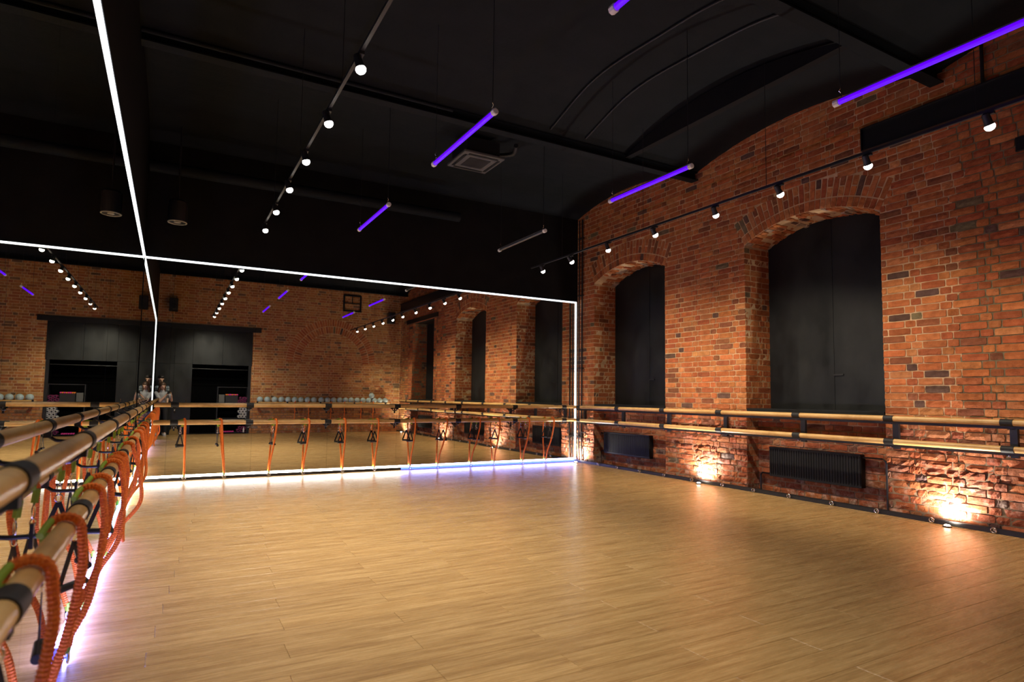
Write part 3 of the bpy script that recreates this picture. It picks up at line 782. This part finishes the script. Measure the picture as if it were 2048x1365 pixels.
tag(MB().cyl((.02,9.9,4.56),(4.9,9.9,4.56),.085,18).build('air_duct',M['ceil'],None,True),'round black air duct running below the ceiling by the far wall','duct')
tag(MB().cyl((.02,6.62,4.80),(3.3,6.62,4.80),.022,10).build('ceiling_pipe',M['ceil'],None,True),'thin black pipe along the middle ceiling beam, left side','pipe')
def vz(y):
    for (y0,z0),(y1,z1) in zip(prof[:-1],prof[1:]):
        if y0<=y<=y1: return z0+(z1-z0)*(y-y0)/(y1-y0)
    return 4.99
for x,lb_ in ((4.85,'black cable following the vault, nearer the middle of the ceiling'),(5.45,'black cable following the vault, nearer the brick wall')):
    P=[(x+.03*math.sin(y*3),y,vz(y)-.018) for y in [3.55+3.3*i/22 for i in range(23)]]
    tag(MB().tube(P,.013,8).build('ceiling_cable',M['black'],None,True),lb_,'cable')
t = empty('hanging_speaker',(.40,9.72,3.72),label='black cylindrical speaker hanging over the far left corner',cat='speaker')
MB().lathe((0,0,0),[(.12,.02),(.125,.06),(.125,.30),(.10,.33)],24).build('body',M['black'],t,True)
MB().tube([(.118*math.cos(2*PI*k/24),.118*math.sin(2*PI*k/24),.012) for k in range(24)],.011,8,True).build('rim',M['grey'],t,True)
MB().lathe((0,0,0),[(.05,.022),(.045,.006)],16).build('cone',M['grey'],t,True)
MB().cyl((0,0,.33),(0,0,1.42),.012,8).build('mounting_rod',M['black'],t)

# ------------------------------------------------------------------ rear wall: black metal entrance with niche
t = empty('door_1',(0,YR,0),kind='structure',label='black sheet metal entrance wall with an open niche, seen in the mirror')
def sheet(x0,x1,z0,z1): MB().box((x0+.003,-.05,z0),(x1-.003,.0,z1)).build('metal_sheet',M['board'],t)
for x0,x1 in ((0,.50),(.50,1.0)): sheet(x0,x1,0,2.19); 
for x0,x1 in ((0,.50),(.50,1.0),(1.0,1.85),(1.85,2.70)): sheet(x0,x1,2.196,3.30)
MB().box((2.635,-.05,0),(2.715,.02,2.19)).build('frame_post',M['steel'],t)
MB().box((2.70,-.03,2.19),(2.735,.02,3.30)).build('frame_post',M['steel'],t)
MB().box((-.01,-.02,3.30),(2.98,.06,3.45)).build('lintel',M['steel'],t)
MB().box((1.0,-.9,-.02),(2.66,-.86,2.3)).box((.93,-.9,-.02),(.995,-.051,2.3)).box((2.665,-.9,-.02),(2.715,-.051,2.3)).box((.95,-.9,2.20),(2.7,-.051,2.26)).build('niche_lining',M['velvet'],t)
MB().cyl((1.0,-.12,2.06),(2.63,-.12,2.06),.011,8).build('curtain_rod',M['steel'],t)
MB().tube([(.86,.0,.98),(.86,.035,.98),(.86,.035,1.08),(.86,.0,1.08)],.007,8).build('door_handle',M['chrome'],t,True)
t = empty('shelf_unit',(2.2,YR-.30,0),label='black shelf unit inside the niche of the entrance wall',cat='shelf')
for x in (-.44,.44): MB().box((x-.012,-.19,0),(x+.012,.21,1.5)).build('side_panel',M['black'],t)
for z in (.03,.48,.98,1.49): MB().box((-.427,-.19,z-.01),(.427,.21,z+.01)).build('shelf',M['black'],t)
YS=YR-.14
tag(MB().box((1.80,YS-.1,.991),(1.97,YS+.03,1.25),.006).build('grey_box',M['gbox']),'small grey box on the upper shelf of the niche','box')
def dumb(x,z,m_,label,g):
    t=empty('dumbbell',(x,YS,z),label=label,cat='dumbbell',group=g)
    MB().cyl((0,-.07,0),(0,.07,0),.012,8).build('handle',M['rubber'],t)
    for s in (-1,1): MB().lathe((0,s*.07-.022,0),[(.016,0),(.023,.008),(.023,.036),(.016,.044)],8,'y').build('weight',M[m_],t)
tag(MB().box((1.99,YS-.12,.991),(2.36,YS+.09,1.225)).build('weight_rack',M['black']),'black rack carrying the coloured dumbbells in the niche','rack')
for k in range(8): dumb(2.01+.047*k,1.249,'oran' if k in (0,1,4,6) else 'pink','%s small dumbbell on the rack, %s from the grey box'%('orange' if k in (0,1,4,6) else 'pink',ORD[k]),'coloured dumbbells in the niche')
for k in range(6): dumb(1.98+.055*k,.0635,'pink','pink dumbbell on the bottom shelf, %s from the left in the mirror'%ORD[k],'dumbbells on the bottom shelf')
def rolls(x0,z0,nx,nz,r,m_,nm,lab,g):
    for j in range(nz):
        for i in range(nx):
            x=x0+(i+.5*(j%2))*2.02*r; z=z0+r+j*r*1.76
            P=[(x+(r*.93-.0*q)*1*(1-q/60)*math.cos(q*.55), z+(r*.93)*(1-q/60)*math.sin(q*.55)) for q in range(34)]
            t=empty(nm,(x,YS,z),label=lab%('%s in the %s row'%(ORD[i],['bottom','second','third','top'][j] if nz>2 else ['lower','upper','top'][j])),cat='mat roll',group=g)
            n=16; q=MB()
            pr=[(r*.45,-.20),(r*.45,-.198)]
            q.v=[]; 
            rings=[]
            for (rr,yy) in ((r*.60,-.3),(r*.90,-.3),(r*.90,.08),(r*.60,.08)):
                rings.append(len(q.v))
                for k in range(n): q.v.append((rr*math.cos(2*PI*k/n),yy,rr*math.sin(2*PI*k/n)))
            for a in range(4):
                b=(a+1)%4
                for k in range(n):
                    l=(k+1)%n; q.face([rings[a]+k,rings[a]+l,rings[b]+l,rings[b]+k])
            q.build('foam',M[m_],t,True)
            MB().cyl((0,-.29,0),(0,.05,0),r*.59,14).build('hole_shade',M['rubber'],t,True)  # black plug added as the shade inside the hollow roll
rolls(2.43,.491,3,4,.047,'white','mat_roll','white foam roll in the niche, %s','white rolls in the niche')
rolls(2.41,.991,3,2,.052,'purple','mat_roll','dark purple mat roll on the upper shelf, %s','purple mats on the upper shelf')
rolls(2.41,.041,3,2,.052,'purple','mat_roll','dark purple mat roll on the bottom shelf, %s','purple mats on the bottom shelf')
t=empty('drink_bottle',(2.56,YS+.17,.041),label='small white bottle in front of the purple mats',cat='bottle')
MB().lathe((0,0,0),[(.022,0),(.024,.01),(.024,.11),(.012,.13),(.012,.145)],12).build('body',M['white'],t,True)
MB().lathe((0,0,0),[(.014,.1455),(.014,.165)],12).build('cap',M['white'],t,True)

# ------------------------------------------------------------------ ball shelf on the rear wall
t = empty('ball_shelf',(2.86,YR,.99),label='long narrow wooden shelf rail with balls on the rear wall',cat='shelf')
for yy in (.07,.21): MB().cyl((0,yy,.02),(4.52,yy,.02),.022,12).build('rail',M['wood'],t,True)
for x in (.06,.99,2.07,3.23,4.36):
    MB().box((x-.025,.002,-.09),(x+.025,.24,-.01)).box((x-.025,.225,-.01),(x+.025,.24,.05)).build('bracket',M['black'],t)
bxs=[3.008,3.233,3.461,3.673,3.889,4.1,4.302,4.517,4.723,4.973,5.182,5.392,5.60,5.80,6.00,6.21,6.416,6.622,6.827,7.03,7.23]
b0=None
def ball(x,z,label):
    t=empty('exercise_ball',(x,YR+.14,z),rz=rng.uniform(0,6),label=label,cat='ball',group='balls on the rear shelf')
    MB().ball((0,0,0),.099,20,12).build('skin',M['ball'],t,True); MB().cyl((0,.096,.02),(0,.102,.02),.008,8).build('valve',M['white'],t); return t
for k,x in enumerate(bxs): ball(x,1.106,'teal grey ball on the rear wall shelf, %s from the black entrance'%ORD[k])
ball(6.725,1.276,'teal grey ball lying on top of the row on the rear shelf')
for k,x in enumerate((4.092,4.547,5.282,5.746,6.326,6.758)):
    o=band(zb=1.0,wall=.16,base=False,hrot=[.6,1.3,.2,.9,0,.3][k]); place(o,'rear',x,'orange band hanging under the rear ball shelf, %s from the black entrance'%ORD[k],'orange bands under the ball shelf')
    o.location=(x,YR+.21,.01)
# framed grille high on the rear wall
t = empty('wall_grille',(5.97,YR+.004,4.54),label='square dark framed grille high on the rear wall',cat='grille')
for a,b in (((-.32,0,-.30),(.32,.05,-.25)),((-.32,0,.25),(.32,.05,.30)),((-.32,0,-.249),(-.27,.05,.249)),((.27,0,-.249),(.32,.05,.249))): MB().box(a,b).build('frame_bar',M['steel'],t)
MB().box((-.269,.004,-.012),(.269,.035,.012)).build('cross_bar',M['steel'],t); MB().box((-.012,.004,.013),(.012,.035,.249)).build('cross_bar',M['steel'],t)
for x,z,lb_ in ((.40,4.0,'black loudspeaker high on the rear wall above the entrance'),(7.35,4.1,'black loudspeaker high on the rear wall beside the brick wall')):
    t = empty('loudspeaker',(x,YR+.2,z),label=lb_,cat='speaker')
    MB().box((-.12,-.12,-.2),(.12,.12,.2),.012).build('cabinet',M['rubber'],t)
    MB().lathe((0,.1205,-.06),[(.085,0),(.07,.006),(.03,.003)],20,'y').build('woofer',M['steel'],t)
    MB().lathe((0,.1205,.11),[(.035,0),(.02,.004)],16,'y').build('tweeter',M['steel'],t)
    MB().box((-.02,-.2,-.02),(.02,-.1205,.02)).build('wall_mount',M['black'],t)

# ------------------------------------------------------------------ the two people reflected in the mirror
def capsule(mb,a,b,ra,rb,seg=14):
    a=Vector(a);b=Vector(b);P=[];Rr=[];d=(b-a).normalized()
    for k in range(5):
        t=k/4*PI/2; P.append(a-d*ra*math.cos(t)); Rr.append(max(ra*math.sin(t),.001))
    for k in range(1,4): P.append(a+(b-a)*k/4); Rr.append(ra+(rb-ra)*k/4)
    for k in range(5):
        t=PI/2+k/4*PI/2; P.append(b-d*rb*math.cos(t)); Rr.append(max(rb*math.sin(t),.001))
    mb.tube(P,Rr,seg)
def fuse(mb,name,m_,parent,vox,it=6,fac=.5):
    o = mb.build(name,m_,parent); 
    rm=o.modifiers.new('r','REMESH'); rm.mode='VOXEL'; rm.voxel_size=vox
    sm=o.modifiers.new('s','SMOOTH'); sm.iterations=it; sm.factor=fac
    dg=bpy.context.evaluated_depsgraph_get(); me=bpy.data.meshes.new_from_object(o.evaluated_get(dg))
    o.modifiers.clear(); old=o.data; o.data=me; me.name=name; bpy.data.meshes.remove(old)
    if not me.materials: me.materials.append(m_)
    me.polygons.foreach_set('use_smooth',[True]*len(me.polygons)); return o
def hand(mb, wrist, dirv, palm, side):
    """palm and five bent fingers; dirv = pointing direction, palm = palm normal, side = towards the thumb"""
    w_=Vector(wrist); d=Vector(dirv).normalized(); p=Vector(palm).normalized(); s=Vector(side).normalized()
    for k in range(4):
        o=s*(.028-.019*k)
        capsule(mb,w_+o*.5,w_+d*.085+o,.015,.0125,8)
        L=(.040,.045,.042,.033)[k]; b=w_+d*.088+o
        c=b+(d*.8+p*.5).normalized()*L; e=c+(d*.15+p).normalized()*L*.75
        capsule(mb,b,c,.0095,.0085,8); capsule(mb,c,e,.0085,.0075,8)
    b=w_+d*.03+s*.03; c=b+(d*.6+s*.7).normalized()*.042; e=c+(d*.7+p*.6).normalized()*.034
    capsule(mb,w_+d*.01+s*.012,b,.016,.014,8); capsule(mb,b,c,.0125,.0105,8); capsule(mb,c,e,.0105,.009,8)
def person(label, J, female, hair, shirt, build=1.0):
    """J: joints in metres relative to the root on the floor; the figure faces +y"""
    t = empty('person',J['root'],rz=J.get('rz',0),label=label,cat='person'); V=lambda k: Vector(J[k])
    b=MB(); g=build; hd=V('head'); nk=V('neck')
    capsule(b,V('chest'),V('belly'),.125*g,.115*g); capsule(b,V('belly'),V('hip'),.115*g,.13*g)
    for s in 'lr':
        capsule(b,V('chest'),V('sho'+s),.105*g,.055*g); capsule(b,V('sho'+s),V('elb'+s),.048*g,.038*g); capsule(b,V('elb'+s),V('wri'+s),.038*g,.025*g)
        capsule(b,V('hip'),V('hp'+s),.11*g,.088*g); capsule(b,V('hp'+s),V('kne'+s),.085*g,.055*g); capsule(b,V('kne'+s),V('ank'+s),.052*g,.034*g)
        capsule(b,V('ank'+s),V('ank'+s)+Vector((0,.13,-.04)),.034,.03)
        hand(b,J['wri'+s],J['hdir'+s],J['palm'+s],J['thumb'+s])
    capsule(b,V('chest')+Vector((0,0,.1)),nk,.06*g,.052*g); capsule(b,nk,hd-Vector((0,.0,.05)),.052*g,.055*g)
    # head: skull, jaw, nose, ears
    q=J['look']; f=Vector(q).normalized(); sd=f.cross(Vector((0,0,1))).normalized(); up=sd.cross(f)
    b.ball(hd+up*.02-f*.01,(.078,.092,.098),20,14); capsule(b,hd-up*.03+f*.015,hd-up*.075+f*.04,.06,.036)
    capsule(b,hd+f*.085+up*.01,hd+f*.105-up*.025,.011,.015,8)
    for s in (-1,1): capsule(b,hd+sd*s*.078-up*.005,hd+sd*s*.080+up*.03,.010,.014,8); capsule(b,hd+f*.072+sd*s*.02+up*.035,hd+f*.066+sd*s*.045+up*.033,.012,.01,8)
    capsule(b,hd+f*.082-up*.048-sd*.018,hd+f*.082-up*.048+sd*.018,.009,.009,8)
    body=fuse(b,'body',M['skin'],t,.0085 if female else .0095,4)
    for s in (-1,1): MB().ball(hd+f*.083+sd*s*.032+up*.015,(.012,.008,.007),10,6).build('eye',M['eye'],body,True)
    MB().ball(hd+f*.092-up*.048,(.020,.006,.008),10,6).build('mouth',M['lips'],body,True)
    # hair
    h=MB(); h.ball(hd+up*.045-f*.022,(.088,.098,.090),20,12)
    if female:
        for s in (-1,1):
            capsule(h,hd+up*.06+sd*s*.05-f*.02,hd-up*.08+sd*s*.075-f*.0,.045,.04); capsule(h,hd-up*.08+sd*s*.075,hd-up*.26+sd*s*.085+f*.03,.042,.022)
            capsule(h,hd+up*.09+sd*s*.02+f*.03,hd+up*.03+sd*s*.068+f*.05,.02,.018)
        capsule(h,hd-f*.06,hd-up*.27-f*.06,.07,.05)
    else:
        capsule(h,hd+up*.10+f*.05-sd*.03,hd+up*.10+f*.05+sd*.03,.026,.026)
        for s in (-1,1): capsule(h,hd+up*.07+sd*s*.07,hd+up*.01+sd*s*.078-f*.015,.016,.010)
    fuse(h,'hair',M[hair],t,.009,3)
    # shirt
    c=MB(); e_=.012
    capsule(c,V('chest'),V('belly'),.125*g+e_,.115*g+e_+.008); capsule(c,V('belly'),V('hip')+Vector((0,0,.02)),.118*g+e_,.13*g+e_)
    for s in 'lr':
        capsule(c,V('chest'),V('sho'+s),.105*g+e_,.055*g+e_)
        k=.62 if female else .95; capsule(c,V('sho'+s),V('sho'+s)+(V('elb'+s)-V('sho'+s))*k,.050*g+e_,.046*g+e_)
    capsule(c,V('chest')+Vector((0,0,.08)),V('chest')+Vector((0,0,.15)),.075,.062)
    fuse(c,'shirt',M[shirt],t,.011,4)
    c=MB(); capsule(c,V('hip')+Vector((0,0,.0)),V('hip')+Vector((0,0,.03)),.13*g+.006,.128*g+.004)
    for s in 'lr':
        capsule(c,V('hip'),V('hp'+s),.112*g+.01,.092*g+.01); capsule(c,V('hp'+s),V('kne'+s),.088*g+.01,.058*g+.012); capsule(c,V('kne'+s),V('ank'+s),.056*g+.01,.046*g+.008)
    fuse(c,'trousers',M['jeans'],t,.011,4)
    for s in 'lr':
        c=MB(); a=V('ank'+s); capsule(c,(a.x,a.y-.02,.055),(a.x,a.y-.02,.09),.046,.044); capsule(c,(a.x,a.y-.02,.05),(a.x,a.y+.15,.042),.047,.036)
        o=fuse(c,'shoe',M['shoe'],t,.009,3)
        for v in o.data.vertices: v.co.z=max(v.co.z,.012)
        MB().prism([(a.x-.045,a.y-.06),(a.x+.045,a.y-.06),(a.x+.048,a.y+.1),(a.x+.03,a.y+.18),(a.x-.03,a.y+.18),(a.x-.048,a.y+.1)],2,.0,.014).build('sole',M['shoe'],o)
    return t
# photographer: camera held out to her left at the lens position
person('person with long brown hair and grey T-shirt holding up a camera, reflected in the mirror',dict(root=(.215,-.32,0),
  head=(.0,.03,1.475),neck=(0,-.005,1.36),chest=(0,-.01,1.19),belly=(0,0,1.03),hip=(0,0,.89),shol=(.165,-.005,1.27),shor=(-.165,-.005,1.27),
  elbl=(.255,.09,1.05),elbr=(-.05,.17,1.03),wril=(.245,.205,1.20),wrir=(.115,.195,1.225),hdirl=(-.12,.1,.9),hdirr=(.55,.1,.7),palml=(-1,.1,.1),palmr=(.5,.5,-.3),thumbl=(0,-1,.2),thumbr=(0,-.6,.7),
  hpl=(.085,0,.86),hpr=(-.085,0,.86),knel=(.10,.03,.47),kner=(-.09,.03,.47),ankl=(.11,-.02,.09),ankr=(-.10,.0,.09),look=(.42,.85,-.35)),True,'hairb','tee',.86)
person('person with short dark hair and checked shirt standing behind the photographer, reflected in the mirror',dict(root=(.175,-.60,0),
  head=(-.015,.06,1.69),neck=(-.01,.03,1.55),chest=(-.005,.0,1.37),belly=(0,0,1.16),hip=(.01,-.01,.98),shol=(.165,.0,1.44),shor=(-.11,.02,1.44),
  elbl=(.19,-.03,1.14),elbr=(-.112,.03,1.15),wril=(.185,.06,.91),wrir=(-.10,.09,.92),hdirl=(0,.15,-1),hdirr=(.0,.2,-1),palml=(-1,0,0),palmr=(1,0,0),thumbl=(0,1,0),thumbr=(0,1,0),
  hpl=(.095,0,.95),hpr=(-.095,0,.95),knel=(.11,.03,.52),kner=(-.08,.03,.52),ankl=(.12,-.03,.09),ankr=(-.08,-.02,.09),look=(.35,.85,-.42)),False,'hairk','plaid',.92)
t = empty('camera_body',(.414,-.075,1.30),label='black camera held up by the photographer in the mirror',cat='camera')
MB().box((-.066,-.035,-.045),(.066,.0,.042),.006).build('body',M['rubber'],t); MB().box((-.025,-.034,.0425),(.025,-.002,.068),.005).build('viewfinder',M['rubber'],t)
MB().lathe((0,.0005,0),[(.036,0),(.038,.03),(.034,.045)],20,'y').build('lens',M['black'],t,True); MB().lathe((0,.046,0),[(.028,0),(.02,.002)],18,'y').build('front_glass',M['mirror'],t)
MB().lathe((-.045,-.018,.0425),[(.009,0),(.009,.006)],10).build('shutter_button',M['steel'],t)
t = empty('tote_bag',(.57,-.62,0),label='small tan bag on the floor beside the feet in the mirror',cat='bag')
MB().prism([(-.13,0),(.13,0),(.11,.16),(.05,.20),(-.06,.19),(-.11,.15)],1,-.06,.06).build('pouch',M['bag'],t)
MB().tube(smooth_path([(-.07,.0,.17),(-.05,.0,.27),(.05,.0,.27),(.07,0,.17)],5),.007,6).build('handle',M['bag'],t,True)
